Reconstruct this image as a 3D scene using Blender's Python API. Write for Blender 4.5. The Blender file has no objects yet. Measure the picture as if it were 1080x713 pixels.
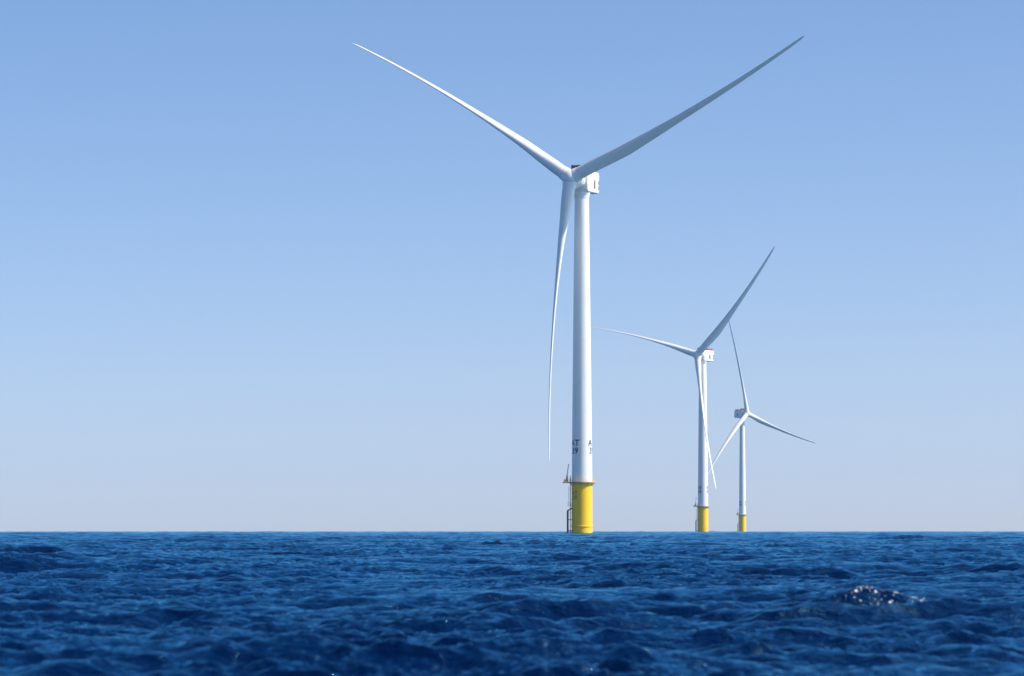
import bpy, bmesh, math
import numpy as np
from mathutils import Vector, Matrix

R = math.radians
scene = bpy.context.scene
col = scene.collection

# ------------------------------------------------------------------ camera
CAM_H = 1.4
cd = bpy.data.cameras.new('camera')
cam = bpy.data.objects.new('camera', cd); col.objects.link(cam)
cd.sensor_width = 36.0; cd.lens = 130.4
cam.location = (0, 0, CAM_H)
cam.rotation_euler = (R(90) + math.atan(202.2/3912), 0, 0)
cd.clip_start = 0.5; cd.clip_end = 80000
cd.dof.use_dof = True; cd.dof.focus_distance = 1300; cd.dof.aperture_fstop = 3.4
scene.camera = cam

# ------------------------------------------------------------------ world and sun
SUN_EL, SUN_AZ = R(46), R(100)          # azimuth clockwise from +Y: from the right, a little to the camera's side
w = bpy.data.worlds.new('World'); scene.world = w; w.use_nodes = True
nt = w.node_tree; nt.nodes.clear()
out = nt.nodes.new('ShaderNodeOutputWorld'); bg = nt.nodes.new('ShaderNodeBackground')
sky = nt.nodes.new('ShaderNodeTexSky'); sky.sky_type = 'NISHITA'; sky.sun_disc = False
sky.sun_elevation = SUN_EL; sky.sun_rotation = SUN_AZ
sky.air_density = 0.5; sky.dust_density = 0.9; sky.ozone_density = 3.0
stc = nt.nodes.new('ShaderNodeTexCoord'); smp = nt.nodes.new('ShaderNodeMapping'); smp.inputs['Scale'].default_value = (1, 1, 0.85); smp.inputs['Location'].default_value = (0, 0, 0.018)
snm = nt.nodes.new('ShaderNodeVectorMath'); snm.operation = 'NORMALIZE'      # clear air: the sky deepens quickly above the horizon
nt.links.new(stc.outputs['Generated'], smp.inputs[0]); nt.links.new(smp.outputs[0], snm.inputs[0]); nt.links.new(snm.outputs[0], sky.inputs[0])
hsv = nt.nodes.new('ShaderNodeHueSaturation'); hsv.inputs['Saturation'].default_value = 1.20
tint = nt.nodes.new('ShaderNodeMix'); tint.data_type = 'RGBA'; tint.blend_type = 'MULTIPLY'; tint.inputs[0].default_value = 1.0
tint.inputs[7].default_value = (1.20, 0.975, 0.88, 1)          # the photograph's cool white balance
nt.links.new(sky.outputs[0], hsv.inputs['Color']); nt.links.new(hsv.outputs[0], tint.inputs[6]); nt.links.new(tint.outputs[2], bg.inputs[0])
nt.links.new(bg.outputs[0], out.inputs[0])
bg.inputs[1].default_value = 0.145
sd = bpy.data.lights.new('sun', 'SUN'); sd.energy = 4.5; sd.angle = R(0.53); sd.color = (1.0, 0.94, 0.84)
sun = bpy.data.objects.new('sun', sd); col.objects.link(sun)
to_sun = Vector((math.sin(SUN_AZ)*math.cos(SUN_EL), math.cos(SUN_AZ)*math.cos(SUN_EL), math.sin(SUN_EL)))
sun.rotation_euler = to_sun.to_track_quat('Z', 'Y').to_euler()
sun.location = (60, -40, 60)
scene.view_settings.view_transform = 'Standard'; scene.view_settings.look = 'None'
scene.view_settings.exposure = 0.4; scene.view_settings.gamma = 1.0
scene.cycles.volume_bounces = 1; scene.cycles.max_bounces = 6

# ------------------------------------------------------------------ materials
def principled(name, color, rough=0.5, ior=1.5, spec=0.5):
    m = bpy.data.materials.new(name); m.use_nodes = True
    b = m.node_tree.nodes['Principled BSDF']
    b.inputs['Base Color'].default_value = (*color, 1); b.inputs['Roughness'].default_value = rough
    b.inputs['IOR'].default_value = ior; b.inputs['Specular IOR Level'].default_value = spec
    return m, b, m.node_tree

def paint(name, color, rough=0.4, dirt=0.06, scale=(0.6, 0.6, 0.12), dirtcol=(0.35, 0.33, 0.29)):
    m, b, t = principled(name, color, rough)
    tc = t.nodes.new('ShaderNodeTexCoord'); mp = t.nodes.new('ShaderNodeMapping'); mp.inputs['Scale'].default_value = scale
    n = t.nodes.new('ShaderNodeTexNoise'); n.inputs['Scale'].default_value = 1.0; n.inputs['Detail'].default_value = 5
    r = t.nodes.new('ShaderNodeMapRange'); r.inputs[1].default_value = .45; r.inputs[2].default_value = .75; r.inputs[4].default_value = dirt
    mx = t.nodes.new('ShaderNodeMix'); mx.data_type = 'RGBA'
    mx.inputs[6].default_value = (*color, 1); mx.inputs[7].default_value = (*dirtcol, 1)
    t.links.new(tc.outputs['Object'], mp.inputs[0]); t.links.new(mp.outputs[0], n.inputs[0])
    t.links.new(n.outputs[0], r.inputs[0]); t.links.new(r.outputs[0], mx.inputs[0]); t.links.new(mx.outputs[2], b.inputs['Base Color'])
    return m

M = dict(
    white=paint('white_paint', (0.80, 0.80, 0.79), 0.35, 0.10),
    blade=paint('blade_gelcoat', (0.78, 0.79, 0.80), 0.30, 0.08, (0.3, 0.3, 0.3)),
    yellow=paint('yellow_paint', (0.95, 0.56, 0.003), 0.5, 0.12, (0.9, 0.9, 0.25), (0.55, 0.36, 0.03)),
    deck=paint('grey_grating', (0.20, 0.21, 0.22), 0.6, 0.3),
    steel=paint('dark_weathered_steel', (0.07, 0.07, 0.06), 0.6, 0.5, (1, 1, 1), (0.12, 0.07, 0.03)),
    crane=paint('crane_grey_paint', (0.22, 0.27, 0.33), 0.5, 0.2),
    dark=paint('black_vent', (0.03, 0.03, 0.035), 0.6, 0.1),
    red=paint('red_rail_paint', (0.62, 0.03, 0.06), 0.45, 0.1),
    letter=paint('black_lettering', (0.015, 0.02, 0.035), 0.5, 0.02),
    faint=paint('grey_lettering', (0.16, 0.17, 0.10), 0.5, 0.1),
)

# ------------------------------------------------------------------ sea (one sheet, with the earth's curvature)
R_EARTH = 7.43e6                          # effective radius with refraction
def drop(r): return -r*r/(2*R_EARTH)

def ocean_tile(L, N, seed, lam_min, lam_max, lam_peak, wind_deg, hs, spread=2.0):
    rng = np.random.default_rng(seed)
    k1 = np.fft.fftfreq(N, d=L/N)*2*np.pi
    kx, ky = np.meshgrid(k1, k1)
    k = np.hypot(kx, ky); k[0, 0] = 1
    kp = 2*np.pi/lam_peak
    th = np.arctan2(ky, kx) - R(wind_deg)
    E = k**-4.0*np.exp(-1.25*(kp/k)**2)*(np.abs(np.cos(th/1.0))**spread + 0.04)
    E[(k > 2*np.pi/lam_min) | (k < 2*np.pi/lam_max)] = 0; E[0, 0] = 0
    H = np.sqrt(E)*(rng.normal(size=k.shape) + 1j*rng.normal(size=k.shape))
    h = np.fft.ifft2(H).real; s = (hs/4)/h.std()
    dx = np.fft.ifft2(-1j*kx/k*H).real*s; dy = np.fft.ifft2(-1j*ky/k*H).real*s
    return L, N, h*s, dx, dy

def sample(tile, x, y, rot):
    L, N, h, dx, dy = tile
    c, s = math.cos(R(rot)), math.sin(R(rot))
    u = ((x*c + y*s)/L*N) % N; v = ((-x*s + y*c)/L*N) % N
    i = np.floor(u).astype(np.int64); j = np.floor(v).astype(np.int64); fu = (u - i); fv = (v - j)
    i %= N; j %= N; i1 = (i+1) % N; j1 = (j+1) % N
    res = []
    for a in (h, dx, dy):
        res.append((a[j, i]*(1-fu) + a[j, i1]*fu)*(1-fv) + (a[j1, i]*(1-fu) + a[j1, i1]*fu)*fv)
    H_, X_, Y_ = res
    return H_, X_*c - Y_*s, X_*s + Y_*c

WAVES = [   # tile, rotation, distance at which it has faded out, choppiness
    (ocean_tile(311, 512, 31, 16, 90, 40, 80, 0.75, 8), 9, 1e9, 0.45, None),
    (ocean_tile(199, 1024, 3, 1.0, 60, 17, 86, 0.40, 9), 0, 1e9, 0.6, None),
    (ocean_tile(61, 1024, 5, 0.25, 9, 3.1, 83, 0.175, 7), 14, 1e9, 0.5, (0, 31.0, .42)),
    (ocean_tile(19, 1024, 8, 0.08, 1.3, 0.85, 84, 0.082, 6), -12, 900, 0.35, (1, 53.0, .42)),
]
GROUPS = [ocean_tile(173, 512, 21, 7, 60, 25, 60, 4, 0), ocean_tile(127, 512, 22, 5, 50, 18, 120, 4, 0)]   # wave groups and calmer patches (unit spread)
CREST = Vector((5.35, 54.1))
def sea_height(x, y):
    r = np.hypot(x, y); z = drop(r); X = x.copy(); Y = y.copy()
    for tile, rot, far, ch, grp in WAVES:
        f = np.clip((far - r)/(far*0.6), 0, 1)
        h, dx, dy = sample(tile, x, y, rot)
        if grp: f = f*np.clip(1 + grp[2]*sample(GROUPS[grp[0]], x, y, grp[1])[0], .3, 2.1)
        z = z + h*f; X = X - ch*dx*f; Y = Y - ch*dy*f    # points gather at the crests: sharp crests, long troughs
    # one steeper crest with foam flecks at the right of the view
    g = np.exp(-((x - CREST.x)/0.95)**2 - (np.where(y < CREST.y, (y - CREST.y)/.55, (y - CREST.y)/1.0))**2)
    z = z + 0.24*g*(1 + .16*np.sin(4.1*x + .7) + .12*np.sin(9.7*x + 3*y) + .06*np.sin(23*x - 5*y))
    return X, Y, z

def build_sea():
    rr = [1.5]
    while rr[-1] < 13500:
        r = rr[-1]; rr.append(r*(1.03 if r < 26 else 1.0017 if r < 1200 else 1.0034))
    rr = np.array(rr)
    a1 = np.arange(0, 10.6, 0.0205); a2 = 10.6*np.exp(np.arange(0, math.log(180/10.6), 0.012)); 
    half = np.concatenate([a1, a2[a2 < 179.5]])
    ang = np.radians(np.concatenate([-half[:0:-1], half, [180.0]]))
    nr, na = len(rr), len(ang)
    Rr, A = np.meshgrid(rr, ang, indexing='ij')
    x = (Rr*np.sin(A)).ravel(); y = (Rr*np.cos(A)).ravel()
    X, Y, Z = sea_height(x, y)
    n = nr*na
    co = np.empty((n+1, 3), np.float32); co[:n, 0] = X; co[:n, 1] = Y; co[:n, 2] = Z; co[n] = (0, 0, -0.1)
    idx = np.arange(n, dtype=np.int32).reshape(nr, na); nx = np.roll(idx, -1, axis=1)
    q = np.stack([idx[:-1], nx[:-1], nx[1:], idx[1:]], -1).reshape(-1, 4)[:, ::-1]
    tri = np.stack([np.full(na, n), idx[0], nx[0]], -1)[:, ::-1]
    loops = np.concatenate([q.ravel(), tri.ravel()]).astype(np.int32)
    starts = np.concatenate([np.arange(len(q))*4, len(q)*4 + np.arange(na)*3]).astype(np.int32)
    me = bpy.data.meshes.new('sea'); me.vertices.add(n+1); me.vertices.foreach_set('co', co.ravel())
    me.loops.add(len(loops)); me.loops.foreach_set('vertex_index', loops)
    me.polygons.add(len(starts)); me.polygons.foreach_set('loop_start', starts)
    me.update(calc_edges=True)
    me.polygons.foreach_set('use_smooth', np.ones(len(starts), bool))
    o = bpy.data.objects.new('sea', me); col.objects.link(o); o['kind'] = 'structure'
    # water: a dark blue body under a blue-tinted Fresnel reflection, with fine ripples
    m = bpy.data.materials.new('sea_water'); m.use_nodes = True; t = m.node_tree; t.nodes.clear()
    mo = t.nodes.new('ShaderNodeOutputMaterial'); mxs = t.nodes.new('ShaderNodeMixShader')
    df = t.nodes.new('ShaderNodeBsdfDiffuse'); df.inputs['Color'].default_value = (0.0, 0.009, 0.052, 1)
    gl = t.nodes.new('ShaderNodeBsdfGlossy'); gl.inputs['Color'].default_value = (0.31, 0.80, 1.0, 1); gl.inputs['Roughness'].default_value = 0.07
    geo = t.nodes.new('ShaderNodeNewGeometry'); dot = t.nodes.new('ShaderNodeVectorMath'); dot.operation = 'DOT_PRODUCT'
    def mth(op, a_, b_=None):                                  # Schlick reflectance, capped for a rough sea seen at a grazing angle
        n_ = t.nodes.new('ShaderNodeMath'); n_.operation = op
        for i_, v_ in enumerate((a_, b_)):
            if v_ is None: continue
            if isinstance(v_, (int, float)): n_.inputs[i_].default_value = v_
            else: t.links.new(v_, n_.inputs[i_])
        return n_.outputs[0]
    t.links.new(geo.outputs['Incoming'], dot.inputs[0])
    c_ = mth('MAXIMUM', dot.outputs['Value'], 0.0); F = mth('ADD', mth('MULTIPLY', mth('POWER', mth('SUBTRACT', 1.0, c_), 4.0), 0.98), 0.02)
    t.links.new(F, mxs.inputs[0]); t.links.new(df.outputs[0], mxs.inputs[1]); t.links.new(gl.outputs[0], mxs.inputs[2]); t.links.new(mxs.outputs[0], mo.inputs[0])
    tc = t.nodes.new('ShaderNodeTexCoord')
    mp = t.nodes.new('ShaderNodeMapping'); mp.inputs['Scale'].default_value = (1.0, 2.2, 1.0); mp.inputs['Rotation'].default_value = (0, 0, R(8))
    n1 = t.nodes.new('ShaderNodeTexNoise'); n1.inputs['Scale'].default_value = 1.6; n1.inputs['Detail'].default_value = 6; n1.inputs['Roughness'].default_value = .62
    bp = t.nodes.new('ShaderNodeBump'); bp.inputs['Strength'].default_value = 1.0; bp.inputs['Distance'].default_value = 0.16
    t.links.new(tc.outputs['Object'], mp.inputs[0]); t.links.new(mp.outputs[0], n1.inputs[0])
    t.links.new(n1.outputs[0], bp.inputs['Height']); [t.links.new(bp.outputs[0], x_) for x_ in (dot.inputs[1], df.inputs['Normal'], gl.inputs['Normal'])]
    me.materials.append(m)
    return o
build_sea()

# ------------------------------------------------------------------ haze
def box_mesh(name, lo, hi):
    bm = bmesh.new(); bmesh.ops.create_cube(bm, size=1)
    for v in bm.verts: v.co = Vector([(lo[i]+hi[i])/2 + v.co[i]*(hi[i]-lo[i]) for i in range(3)])
    me = bpy.data.meshes.new(name); bm.to_mesh(me); bm.free(); return me
hz = bpy.data.objects.new('haze', box_mesh('haze', (-14000, -14000, -15), (14000, 14000, 260))); col.objects.link(hz)
hz['kind'] = 'stuff'
hm = bpy.data.materials.new('haze_air'); hm.use_nodes = True; ht = hm.node_tree; ht.nodes.clear()
ho = ht.nodes.new('ShaderNodeOutputMaterial'); hv = ht.nodes.new('ShaderNodeVolumePrincipled')
hv.inputs['Color'].default_value = (0.60, 0.72, 1.0, 1); hv.inputs['Density'].default_value = 2.6e-5; hv.inputs['Anisotropy'].default_value = 0.0
ht.links.new(hv.outputs[0], ho.inputs['Volume']); hz.data.materials.append(hm)

# ------------------------------------------------------------------ mesh helpers
def finish(bm, name, mat, smooth=True, sharp=35):
    bmesh.ops.recalc_face_normals(bm, faces=bm.faces)
    for f in bm.faces: f.smooth = smooth
    if smooth:
        for e in bm.edges:
            if len(e.link_faces) == 2 and e.calc_face_angle(0) > R(sharp): e.smooth = False
    me = bpy.data.meshes.new(name); bm.to_mesh(me); bm.free(); me.materials.append(M[mat]); return me

def lathe(bm, prof, n=64, mat=None, a0=0.0):
    """profile of (radius, z) turned about z; closed profiles get caps when the radius is 0"""
    rings = []
    for r, z in prof:
        if r < 1e-6: rings.append([bm.verts.new((0, 0, z))])
        else: rings.append([bm.verts.new((r*math.cos(a0+2*math.pi*i/n), r*math.sin(a0+2*math.pi*i/n), z)) for i in range(n)])
    new = [v for rg in rings for v in rg]
    for a, b in zip(rings, rings[1:]):
        for i in range(n):
            j = (i+1) % n
            if len(a) == 1: bm.faces.new((a[0], b[j], b[i]))
            elif len(b) == 1: bm.faces.new((a[i], a[j], b[0]))
            else: bm.faces.new((a[i], a[j], b[j], b[i]))
    if mat is not None:
        for v in new: v.co = mat @ v.co
    return new

def tube(bm, p, q, r, n=10, r2=None):
    p, q = Vector(p), Vector(q); d = q - p
    m = Matrix.Translation(p) @ d.to_track_quat('Z', 'Y').to_matrix().to_4x4()
    r2 = r if r2 is None else r2
    lathe(bm, [(0, 0), (r, 0), (r2, d.length), (0, d.length)], n, m)

def box(bm, lo, hi, bevel=0.0, mat=None):
    g = bmesh.ops.create_cube(bm, size=1)['verts']
    for v in g: v.co = Vector([(lo[i]+hi[i])/2 + v.co[i]*(hi[i]-lo[i]) for i in range(3)])
    if bevel:
        es = list({e for v in g for e in v.link_edges})
        res = bmesh.ops.bevel(bm, geom=es, offset=bevel, segments=3, profile=.5, affect='EDGES')
        g = list({v for f in res['faces'] for v in f.verts} | {v for v in g if v.is_valid})
    if mat is not None:
        for v in g: v.co = mat @ v.co
    return g

# ------------------------------------------------------------------ turbine dimensions
HUB_Z, DECK_Z, OVERHANG = 123.2, 18.05, 6.8
TP_R, TW_R0, TW_R1 = 3.62, 3.58, 2.5
TOWER_TOP = HUB_Z - 5.3

def m_tower():
    bm = bmesh.new(); prof = [(0, DECK_Z-.3), (TW_R0, DECK_Z-.3)]
    H = TOWER_TOP - DECK_Z
    for k in range(1, 5):                                     # bolted section flanges
        z = DECK_Z + H*k/4; r = TW_R0 + (TW_R1-TW_R0)*(k/4)**1.15
        if k < 4: prof += [(r, z-.12), (r+.035, z-.10), (r+.035, z+.10), (r, z+.12)]
        else: prof += [(r, z-.6), (r+.12, z-.55), (r+.12, z), (0, z)]
    lathe(bm, prof, 96); return finish(bm, 'tower', 'white')

def m_transition():
    bm = bmesh.new()
    lathe(bm, [(0, -4), (TP_R, -4), (TP_R, 2.45), (TP_R+.16, 2.5), (TP_R+.16, 2.85), (TP_R, 2.9), (TP_R, DECK_Z-.9), (TP_R+.1, DECK_Z-.85),
               (TP_R+.1, DECK_Z-.31), (0, DECK_Z-.31)], 96)
    return finish(bm, 'transition_piece', 'yellow')

EXT = R(188)                                                  # the boat side faces left, a little towards the camera
U = Vector((math.cos(EXT), math.sin(EXT), 0)); V = Vector((-math.sin(EXT), math.cos(EXT), 0))
def P(u, v, z): return U*u + V*v + Vector((0, 0, z))

def deck_outline(off=0.0):
    """ring platform with a rectangular lay-down bay on the boat side"""
    pts = []; Ro = 4.62 - off; hw = 1.9 - off; a = math.asin(hw/Ro)
    for i in range(41):
        t = a + (2*math.pi - 2*a)*i/40; pts.append(P(Ro*math.cos(t), Ro*math.sin(t), 0))
    pts += [P(6.55-off, -hw, 0), P(6.55-off, hw, 0)]
    return pts

def m_platform():
    bm = bmesh.new(); pts = deck_outline()
    n = len(pts); lo = [bm.verts.new(p + Vector((0, 0, DECK_Z-.30))) for p in pts]; hi = [bm.verts.new(p + Vector((0, 0, DECK_Z))) for p in pts]
    for i in range(n): bm.faces.new((lo[i], lo[(i+1) % n], hi[(i+1) % n], hi[i]))
    bm.faces.new(hi); bm.faces.new(lo[::-1])
    for k in range(10):                                       # brackets under the ring
        t = 2*math.pi*k/10 + .2; c, s = math.cos(t), math.sin(t)
        tube(bm, (c*(TP_R-.02), s*(TP_R-.02), DECK_Z-1.2), (c*4.5, s*4.5, DECK_Z-.32), .07, 6)
    return finish(bm, 'platform', 'deck', True, 25)

def m_railing():
    bm = bmesh.new(); pts = deck_outline(.08); n = len(pts)
    for zz in (.55, 1.12):
        for i in range(n): tube(bm, pts[i] + Vector((0, 0, DECK_Z+zz)), pts[(i+1) % n] + Vector((0, 0, DECK_Z+zz)), .035, 6)
    for i in range(0, n, 2): tube(bm, pts[i] + Vector((0, 0, DECK_Z)), pts[i] + Vector((0, 0, DECK_Z+1.12)), .045, 6)
    for i in range(n):                                        # kick plate
        a, b = pts[i], pts[(i+1) % n]; d = (b-a).normalized(); nn = Vector((-d.y, d.x, 0))*.015
        vs = [bm.verts.new(p + Vector((0, 0, z))) for p, z in ((a-nn, DECK_Z+.005), (b-nn, DECK_Z+.005), (b-nn, DECK_Z+.16), (a-nn, DECK_Z+.16))]
        vt = [bm.verts.new(v.co + 2*nn) for v in vs]
        bm.faces.new(vs); bm.faces.new(vt[::-1])
        for q in range(4): bm.faces.new((vs[q], vs[(q+1) % 4], vt[(q+1) % 4], vt[q]))
    return finish(bm, 'railing', 'yellow')

def m_crane():
    bm = bmesh.new(); z = DECK_Z
    tube(bm, P(5.35, .3, z), P(5.35, .3, z+1.7), .36, 14); tube(bm, P(5.35, .3, z+1.7), P(5.35, .3, z+2.3), .27, 14)
    box(bm, (-.55, -.5, 0), (.55, .5, .9), .08, Matrix.Translation(P(5.7, -.7, z)))
    tube(bm, P(5.35, .3, z+2.1), P(4.75, .2, z+6.3), .17, 10, .11)
    tube(bm, P(5.6, .3, z+1.3), P(5.1, .26, z+3.8), .07, 8)
    tube(bm, P(4.75, .2, z+6.3), P(4.62, .2, z+5.7), .12, 8)
    return finish(bm, 'davit_crane', 'crane')

def m_ladder():
    bm = bmesh.new(); u = 4.1
    for v in (-.28, .28): tube(bm, P(u, v, -2), P(u, v, DECK_Z+2.3), .075, 8)
    for k in range(62): tube(bm, P(u, -.28, -1.5+k*.3), P(u, .28, -1.5+k*.3), .025, 5)
    for z in (3, 7.5, 12, 15.6): 
        for v in (-.28, .28): tube(bm, P(TP_R-.1, v, z), P(u, v, z), .05, 6)
    for z in np.arange(10.2, 16.5, .9):                       # safety hoops
        pr = P(u, -.35, z)
        for i in range(1, 9):
            t = math.pi*i/8; q = P(u + .7*math.sin(t), -.35*math.cos(t), z); tube(bm, pr, q, .022, 5); pr = q
    for t in (math.pi*.3, math.pi*.5, math.pi*.7):
        tube(bm, P(u+.7*math.sin(t), -.35*math.cos(t), 10.2), P(u+.7*math.sin(t), -.35*math.cos(t), 16.5), .02, 5)
    return finish(bm, 'ladder', 'steel')

def m_landing():
    bm = bmesh.new()
    for v in (-.85, .85):
        tube(bm, P(5.05, v, -3), P(5.05, v, 8.2), .2, 12); tube(bm, P(5.05, v, 8.2), P(TP_R-.1, v*.9, 9.0), .17, 10)
        for z in (1.2, 5.0): tube(bm, P(TP_R-.1, v*.9, z), P(5.05, v, z), .13, 10)
    for z in (-.6, 8.0): tube(bm, P(5.05, -.85, z), P(5.05, .85, z), .09, 8)
    return finish(bm, 'boat_landing', 'steel')

def m_rest():
    bm = bmesh.new(); m = Matrix.Rotation(EXT, 4, 'Z')
    box(bm, (3.45, -.9, 9.7), (5.0, .9, 9.82), 0, m)
    for u, v in ((4.95, -.85), (4.95, .85), (3.8, -.85), (3.8, .85)): tube(bm, P(u, v, 9.82), P(u, v, 10.9), .035, 6)
    for z in (10.35, 10.9):
        for a, b in (((3.8, -.85), (4.95, -.85)), ((4.95, -.85), (4.95, .85)), ((4.95, .85), (3.8, .85))):
            tube(bm, P(*a, z), P(*b, z), .03, 6)
    return finish(bm, 'rest_platform', 'deck')

# nacelle in its own frame: x = upwind axis, z = 0 at the hub's height, tower axis at x = 0
def m_nacelle():
    bm = bmesh.new()
    secs = [(2.3, 3.05, -3.7, 3.0), (1.9, 3.35, -4.3, 3.3), (-7.0, 3.35, -4.3, 3.3), (-8.5, 3.05, -4.05, 3.05), (-8.9, 2.6, -3.6, 2.7)]
    rings = []
    for x, hw, z0, z1 in secs:
        ring = []; c = .55; zc = (z0+z1)/2; hh = (z1-z0)/2
        for sy, sz, t0 in ((1, 1, 0), (-1, 1, 90), (-1, -1, 180), (1, -1, 270)):
            for i in range(6):
                t = R(t0 + 90*i/5); ring.append(bm.verts.new((x, sy*(hw-c) + c*math.cos(t), zc + sz*(hh-c) + c*math.sin(t))))
        rings.append(ring)
    n = len(rings[0])
    for a, b in zip(rings, rings[1:]):
        for i in range(n): bm.faces.new((a[i], a[(i+1) % n], b[(i+1) % n], b[i]))
    bm.faces.new(rings[0]); bm.faces.new(rings[-1][::-1])
    # yaw bearing skirt above the tower head
    lathe(bm, [(0, -5.9), (TW_R1+.16, -5.9), (TW_R1+.2, -5.5), (TW_R1+.45, -5.0), (TW_R1+.45, -4.2), (0, -4.2)], 48)
    return finish(bm, 'nacelle', 'white')

def m_generator():
    bm = bmesh.new(); T = Matrix.Translation((0, 0, -.45)) @ Matrix.Rotation(R(90-6), 4, 'Y')
    prof = [(0, -1.5), (2.4, -1.5), (2.4, 2.0), (3.2, 2.0), (3.2, 2.45), (3.45, 2.5), (3.55, 2.7), (3.55, 3.15), (3.42, 3.2), (3.42, 3.32), (3.55, 3.37), (3.55, 4.0), (3.3, 4.3), (2.6, 4.4), (2.5, 5.0), (0, 5.0)]
    lathe(bm, prof, 72, T)
    for k in range(24):                                       # bolts and ribs round the ring
        t = 2*math.pi*k/24
        g = box(bm, (-.06, -.06, 2.7), (.06, .14, 3.1)); 
        for v in g: v.co = T @ (Matrix.Rotation(t, 4, 'Z') @ (v.co + Vector((0, 3.5, 0))))
    return finish(bm, 'generator', 'white')

def m_vents(side):
    bm = bmesh.new()
    y = side*3.36
    for x0, x1, z0, z1 in ((-4.35, -3.25, -2.75, .25),):
        box(bm, (x0, y-.03, z0), (x1, y+.03, z1), .02)
        for k in range(10):
            z = z0 + .15 + k*.29; box(bm, (x0+.05, y-.06, z), (x1-.05, y+.06, z+.08))
    return finish(bm, 'side_vent', 'dark', False)

def m_rearvents(side):
    bm = bmesh.new(); g = []
    for z0, z1 in ((-2.9, -1.5), (-1.1, .3)): g += box(bm, (-.55, -.03, z0), (.45, .03, z1), .01)
    T = Matrix.Translation((-7.75, side*3.215, 0)) @ Matrix.Rotation(side*math.atan2(.3, 1.5), 4, 'Z')
    for v in bm.verts: v.co = T @ v.co
    return finish(bm, 'rear_vent', 'dark', False)

def m_cooler():
    bm = bmesh.new()
    box(bm, (.5, -3.3, 3.31), (1.7, 3.3, 3.5), .03)
    for y in (-3.2, -1.1, 1.1, 3.2): box(bm, (.6, y-.1, 3.5), (1.6, y+.1, 5.2))
    for y0 in (-2.95, -.85, 1.25): box(bm, (.9, y0, 4.0), (1.3, y0+1.7, 5.1), .03)
    box(bm, (.55, -3.32, 5.2), (1.65, 3.32, 5.32), .02)
    return finish(bm, 'cooler', 'dark', False)

def m_hoist():
    bm = bmesh.new(); x0, x1, yw = -7.6, -1.6, 2.9
    box(bm, (x0, -yw, 3.42), (x1, yw, 3.55))
    for x in (x0+.4, (x0+x1)/2, x1-.4):
        for y in (-yw+.5, yw-.5): tube(bm, (x, y, 3.25), (x, y, 3.45), .12, 8)
    return finish(bm, 'hoist_deck', 'deck', False)

def m_hoistrail():
    bm = bmesh.new(); x0, x1, yw = -7.6, -1.6, 2.9
    pts = [(x0, -yw), (x1, -yw), (x1, yw), (x0, yw)]
    for i in range(4):
        a, b = Vector((*pts[i], 0)), Vector((*pts[(i+1) % 4], 0)); n = 5
        d = (b-a).normalized(); nn = Vector((-d.y, d.x, 0))
        for z in (4.05, 4.55): tube(bm, a + Vector((0, 0, z)), b + Vector((0, 0, z)), .05, 6)
        for k in range(n): p = a.lerp(b, k/n); tube(bm, p + Vector((0, 0, 3.55)), p + Vector((0, 0, 4.55)), .05, 6)
        for k in range(n):                                    # solid windbreak panels between posts
            p, q = a.lerp(b, (k+.08)/n), a.lerp(b, (k+.92)/n)
            vs = [bm.verts.new(c) for c in (p-nn*.02+Vector((0, 0, 3.65)), q-nn*.02+Vector((0, 0, 3.65)), q-nn*.02+Vector((0, 0, 4.45)), p-nn*.02+Vector((0, 0, 4.45)))]
            vt = [bm.verts.new(v.co + nn*.04) for v in vs]; bm.faces.new(vs); bm.faces.new(vt[::-1])
            for j in range(4): bm.faces.new((vs[j], vs[(j+1) % 4], vt[(j+1) % 4], vt[j]))
    return finish(bm, 'hoist_railing', 'red', False)

def m_mast():
    bm = bmesh.new()
    for y in (-1.1, 1.1):
        tube(bm, (-8.0, y, 3.0), (-8.0, y, 5.3), .05, 6); tube(bm, (-8.0, y-.3, 5.25), (-8.0, y+.3, 5.25), .035, 6); tube(bm, (-8.0, y, 5.3), (-8.0, y, 5.55), .12, 8)
    tube(bm, (-8.0, -1.1, 4.4), (-8.0, 1.1, 4.4), .04, 6)
    return finish(bm, 'weather_mast', 'steel')

# hub in its own frame: z = rotor axis pointing upwind, blades in the xy plane
def m_hub():
    bm = bmesh.new()
    lathe(bm, [(0, -2.5), (2.45, -2.5), (2.75, -2.2), (2.95, -1.2), (3.0, 0), (2.85, .9), (2.5, 1.75), (1.95, 2.4), (1.2, 2.85), (.5, 3.02), (0, 3.05)], 64)
    for k in range(3):
        T = Matrix.Rotation(R(120*k), 4, 'Z') @ Matrix.Rotation(R(90), 4, 'Y')
        lathe(bm, [(0, .5), (2.62, .5), (2.5, 2.6), (2.36, 3.35), (2.36, 3.5), (0, 3.5)], 48, T)
    return finish(bm, 'hub', 'blade', True, 50)

# ------------------------------------------------------------------ blades
SPAN, ROOT, CONE, TILT = 98.5, 2.9, 0.045, R(6)
def interp(x, xs, ys): return float(np.interp(x, xs, ys))
def smooth_table(xs, ys):
    g = np.linspace(0, 1, 401); v = np.interp(g, xs, ys); k = np.hanning(31); k /= k.sum()
    vp = np.pad(v, 15, mode='reflect', reflect_type='odd'); s = np.convolve(vp, k, 'valid')
    w_ = np.clip((1-g)/.06, 0, 1); return g, s*w_ + v*(1-w_)
CH = smooth_table([0, .04, .12, .2, .3, .45, .6, .75, .88, .95, .985, 1], [4.45, 4.45, 5.35, 5.7, 4.9, 3.75, 3.0, 2.4, 1.95, 1.6, 1.25, .35])
TC = smooth_table([0, .04, .12, .2, .3, .45, .7, 1], [1, .99, .62, .42, .33, .27, .23, .22])
TW = smooth_table([0, .05, .2, .45, .7, 1], [18, 18, 12, 5, 1, -2])
BL = smooth_table([0, .04, .2, 1], [0, 0, 1, 1])

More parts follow.
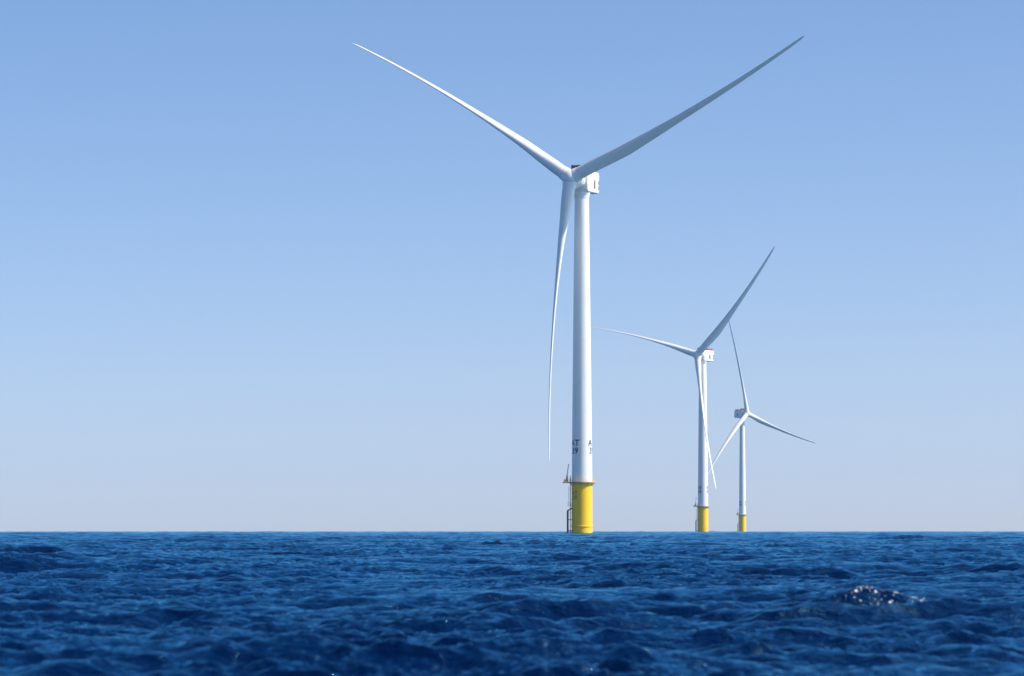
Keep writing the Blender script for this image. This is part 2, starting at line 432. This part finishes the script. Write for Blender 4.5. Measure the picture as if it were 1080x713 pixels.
def m_blade(axis, right, up, theta, pitch, pre, shift):
    b = right*math.cos(theta) + up*math.sin(theta)             # span direction
    cw = right*math.sin(theta) - up*math.cos(theta)
    bm = bmesh.new(); rings = []; NS, NP = 90, 36
    for i in range(NS+1):
        t = (i/NS); t = t + .35*(1/(2*math.pi))*math.sin(2*math.pi*t)*-1
        t = min(max(t, 0), 1)
        g = lambda T: interp(t, *T)
        r = ROOT + (SPAN-ROOT)*t; f = r/SPAN
        c, tc, bl = g(CH), g(TC), min(max(g(BL), 0), 1)
        beta = R(pitch + g(TW)); le = cw*math.cos(beta) + axis*math.sin(beta); nn = -cw*math.sin(beta) + axis*math.cos(beta)
        ctr = b*r + axis*(CONE*r) - cw*(pre*f**2.3) + shift*f**2
        ring = []
        for j in range(NP):
            a = 2*math.pi*j/NP
            xc, yc = .5*math.cos(a), .5*math.sin(a)*tc        # ellipse around the pitch axis
            s = .5*(1-math.cos(a)); yt = 5*tc*(.2969*math.sqrt(s) - .126*s - .3516*s*s + .2843*s**3 - .1036*s**4)
            cam_ = -.035*4*s*(1-s)                             # camber towards the suction side
            xa, ya = .32 - s, cam_ + (yt if a < math.pi else -yt)
            x_, y_ = xc*(1-bl) + xa*bl, yc*(1-bl) + ya*bl
            ring.append(bm.verts.new(ctr + le*(c*x_) + nn*(c*y_)))
        rings.append(ring)
    for A, B in zip(rings, rings[1:]):
        for j in range(NP): bm.faces.new((A[j], A[(j+1) % NP], B[(j+1) % NP], B[j]))
    bm.faces.new(rings[0]); bm.faces.new(rings[-1])
    return finish(bm, 'blade', 'blade', True, 70)

# ------------------------------------------------------------------ lettering wrapped round the tower
def m_text(lines, size, r_of_z, ztop, lead, angles, mat, spacing=1.0):
    bm = bmesh.new()
    for li, txt in enumerate(lines):
        cu = bpy.data.curves.new('t', 'FONT'); cu.body = txt; cu.size = size; cu.align_x = 'CENTER'; cu.space_character = spacing; cu.offset = 0.02*size
        cu.resolution_u = 3
        o = bpy.data.objects.new('t', cu); col.objects.link(o)
        me = bpy.data.meshes.new_from_object(o.evaluated_get(bpy.context.evaluated_depsgraph_get())); bpy.data.objects.remove(o); bpy.data.curves.remove(cu)
        tb = bmesh.new(); tb.from_mesh(me); bpy.data.meshes.remove(me)
        bmesh.ops.triangulate(tb, faces=tb.faces)
        for _ in range(4):
            es = [e for e in tb.edges if abs(e.verts[0].co.x - e.verts[1].co.x) > .22]
            if not es: break
            bmesh.ops.subdivide_edges(tb, edges=es, cuts=1); bmesh.ops.triangulate(tb, faces=tb.faces)
        for ac in angles:
            mp = {}
            for v in tb.verts:
                z = ztop - size*.72 - li*lead + v.co.y; r = r_of_z(z) + .025; a = R(ac) + v.co.x/r
                mp[v] = bm.verts.new((r*math.sin(a), -r*math.cos(a), z))
            for f in tb.faces:
                try: bm.faces.new([mp[v] for v in f.verts])
                except ValueError: pass
        tb.free()
    for f in bm.faces: f.smooth = False
    me = bpy.data.meshes.new('lettering'); bm.to_mesh(me); bm.free(); me.materials.append(M[mat]); return me

def m_strokes(ac, mat='letter'):
    """the far towers carry marks too small to read: short dark strokes in two rows"""
    bm = bmesh.new()
    if True:
        for row, z0 in ((0, 30.0), (1, 27.2)):
            for dx in (-1.35, -.55, .55, 1.35):
                pts = []
                for x in (dx-.2, dx+.2):
                    r = tower_r(z0) + .03; a = R(ac) + x/r; pts.append((r*math.sin(a), -r*math.cos(a)))
                (xa, ya), (xb, yb) = pts
                bm.faces.new([bm.verts.new(c) for c in ((xa, ya, z0), (xb, yb, z0), (xb, yb, z0+2.2), (xa, ya, z0+2.2))])
    me = bpy.data.meshes.new('lettering'); bm.to_mesh(me); bm.free(); me.materials.append(M[mat]); return me

def tower_r(z): return TW_R0 + (TW_R1-TW_R0)*(max(0, (z-DECK_Z))/(TOWER_TOP-DECK_Z)*.25)**1.15*0 + (0.25**1.15*(TW_R1-TW_R0))*min(1, max(0, (z-DECK_Z)/((TOWER_TOP-DECK_Z)/4)))

# ------------------------------------------------------------------ the three turbines
SH = dict(tower=m_tower(), transition_piece=m_transition(), platform=m_platform(), railing=m_railing(), crane=m_crane(), ladder=m_ladder(),
          landing=m_landing(), rest=m_rest(), nacelle=m_nacelle(), generator=m_generator(), ventl=m_vents(1), ventr=m_vents(-1),
          rvl=m_rearvents(1), rvr=m_rearvents(-1), cooler=m_cooler(), hoist=m_hoist(), hoistrail=m_hoistrail(), mast=m_mast(), hub=m_hub())

def part(name, me, parent, label=None):
    o = bpy.data.objects.new(name, me); col.objects.link(o); o.parent = parent
    if label: o['label'] = label
    return o

def turbine(x, y, over, yaw_deg, rot_deg, pitch, pre, hubz, shifts, label, marks):
    """yaw: how far the rotor axis is turned from facing the camera towards the left of the view"""
    root = bpy.data.objects.new('wind_turbine', None); col.objects.link(root); root.empty_display_size = 5
    root.location = (x, y, drop(math.hypot(x, y)))
    root['label'] = label; root['category'] = 'wind turbine'; root['group'] = 'wind turbines standing in the sea'
    yaw = R(yaw_deg)
    part('transition_piece', SH['transition_piece'], root)
    part('tower', SH['tower'], root)
    pf = part('platform', SH['platform'], root); part('railing', SH['railing'], pf); part('davit_crane', SH['crane'], pf)
    part('ladder', SH['ladder'], root); part('boat_landing', SH['landing'], root); part('rest_platform', SH['rest'], root)
    for me, nm in marks: part(nm, me, root)
    flat = Vector((-math.sin(yaw), -math.cos(yaw), 0))
    nac = part('nacelle', SH['nacelle'], root); nac.location = (0, 0, hubz - .0); nac.rotation_euler = (0, 0, math.atan2(flat.y, flat.x))
    for k, nm in (('ventl', 'side_vent'), ('ventr', 'side_vent'), ('rvl', 'rear_vent'), ('rvr', 'rear_vent'), ('cooler', 'cooler'), ('hoist', 'hoist_deck'), ('hoistrail', 'hoist_railing'), ('mast', 'weather_mast')):
        part(nm, SH[k], nac)
    gen = part('generator', SH['generator'], root); gen.location = nac.location + flat*(over - OVERHANG); gen.rotation_euler = nac.rotation_euler
    axis = Vector((flat.x*math.cos(TILT), flat.y*math.cos(TILT), math.sin(TILT)))
    right = Vector((math.cos(yaw), -math.sin(yaw), 0)); up = axis.cross(right)
    if up.z < 0: up = -up
    hubpos = flat*over + Vector((0, 0, hubz))
    hub = part('hub', SH['hub'], root)
    xax = right*math.cos(R(rot_deg)) + up*math.sin(R(rot_deg)); yax = axis.cross(xax)
    m = Matrix((xax, yax, axis)).transposed().to_4x4(); m.translation = hubpos; hub.matrix_local = m
    for k in range(3):
        bl = part('blade', m_blade(axis, right, up, R(rot_deg + 120*k), pitch, pre, Vector(shifts[k])), root); bl.location = hubpos
    return root

ID1 = [(m_text(['AT', '39'], 3.05, tower_r, 32.9, 2.75, (ac,), 'letter', 1.12), 'lettering') for ac in (-50, 71)] + \
      [(m_text(['AT', '39'], 1.9, lambda z: TP_R, 15.0, 1.6, (-47,), 'faint', 1.1), 'lettering')]
ST = [(m_strokes(ac), 'lettering') for ac in (-50, 71)]
turbine(24.4, 1293.5, 10.2, 23.7, 24.6, 105, 6.5, HUB_Z + .4, [(-1.0, 0, -2.0), (-.7, 0, -.3), (1.0, 0, -1.1)],
        'nearest and tallest white wind turbine on a bright yellow base, lettered AT 39', ID1)
turbine(132.7, 2579.0, 5.6, 43.7, 43.1, 105, 6.8, HUB_Z, [(0, 0, 0)]*3,
        'middle-distance white wind turbine between the tallest and the smallest turbine', ST)
turbine(240.0, 3866.0, 7.3, -42.3, -21.1, 105, 6.7, HUB_Z, [(1.5, 0, -.8), (0, 0, 2.5), (-1.0, 0, -2.2)],
        'farthest and smallest white wind turbine, its rotor turned to the right', ST)

# ------------------------------------------------------------------ foam flecks on the steep crest
def build_foam():
    rng = np.random.default_rng(4); bm = bmesh.new()
    spots = []
    for cx_, cy_, wx, wy, n_, sm in ((-.30, -.20, .20, .10, 30, .016), (.0, -.10, .40, .05, 34, .012), (.0, -.44, .14, .03, 12, .024), (.50, -.20, .12, .08, 22, .013), (-.1, -.2, .55, .12, 70, .008)):
        for _ in range(n_): spots.append((rng.normal(cx_, wx), rng.normal(cy_, wy), sm*.8*rng.uniform(.2, 1.0)))
    for dx, dy, s in spots + [(rng.normal(a_, .07), rng.normal(b_, .03), .6*c_) for a_, b_, c_ in spots for _ in range(1)]:
        n = 9; cx, cy = CREST.x + dx*.9, CREST.y - .12 + dy*2.0
        ph = rng.uniform(0, 6.28); rad = s*rng.uniform(.55, 1.25, n)
        px = np.array([cx] + [cx + rad[i]*1.9*math.cos(ph + 2*math.pi*i/n) for i in range(n)])
        py = np.array([cy] + [cy + rad[i]*1.0*math.sin(ph + 2*math.pi*i/n) for i in range(n)])
        X, Y, Z = sea_height(px, py)
        vs = [bm.verts.new((X[i], Y[i], Z[i] + (.004 if i == 0 else .002))) for i in range(n+1)]
        for i in range(n): bm.faces.new((vs[0], vs[1+i], vs[1+(i+1) % n]))
    for f in bm.faces: f.smooth = True
    me = bpy.data.meshes.new('foam'); bm.to_mesh(me); bm.free()
    m, b, t = principled('sea_foam', (0.62, 0.65, 0.67), 0.6); me.materials.append(m)
    o = bpy.data.objects.new('foam', me); col.objects.link(o); o['kind'] = 'stuff'
build_foam()
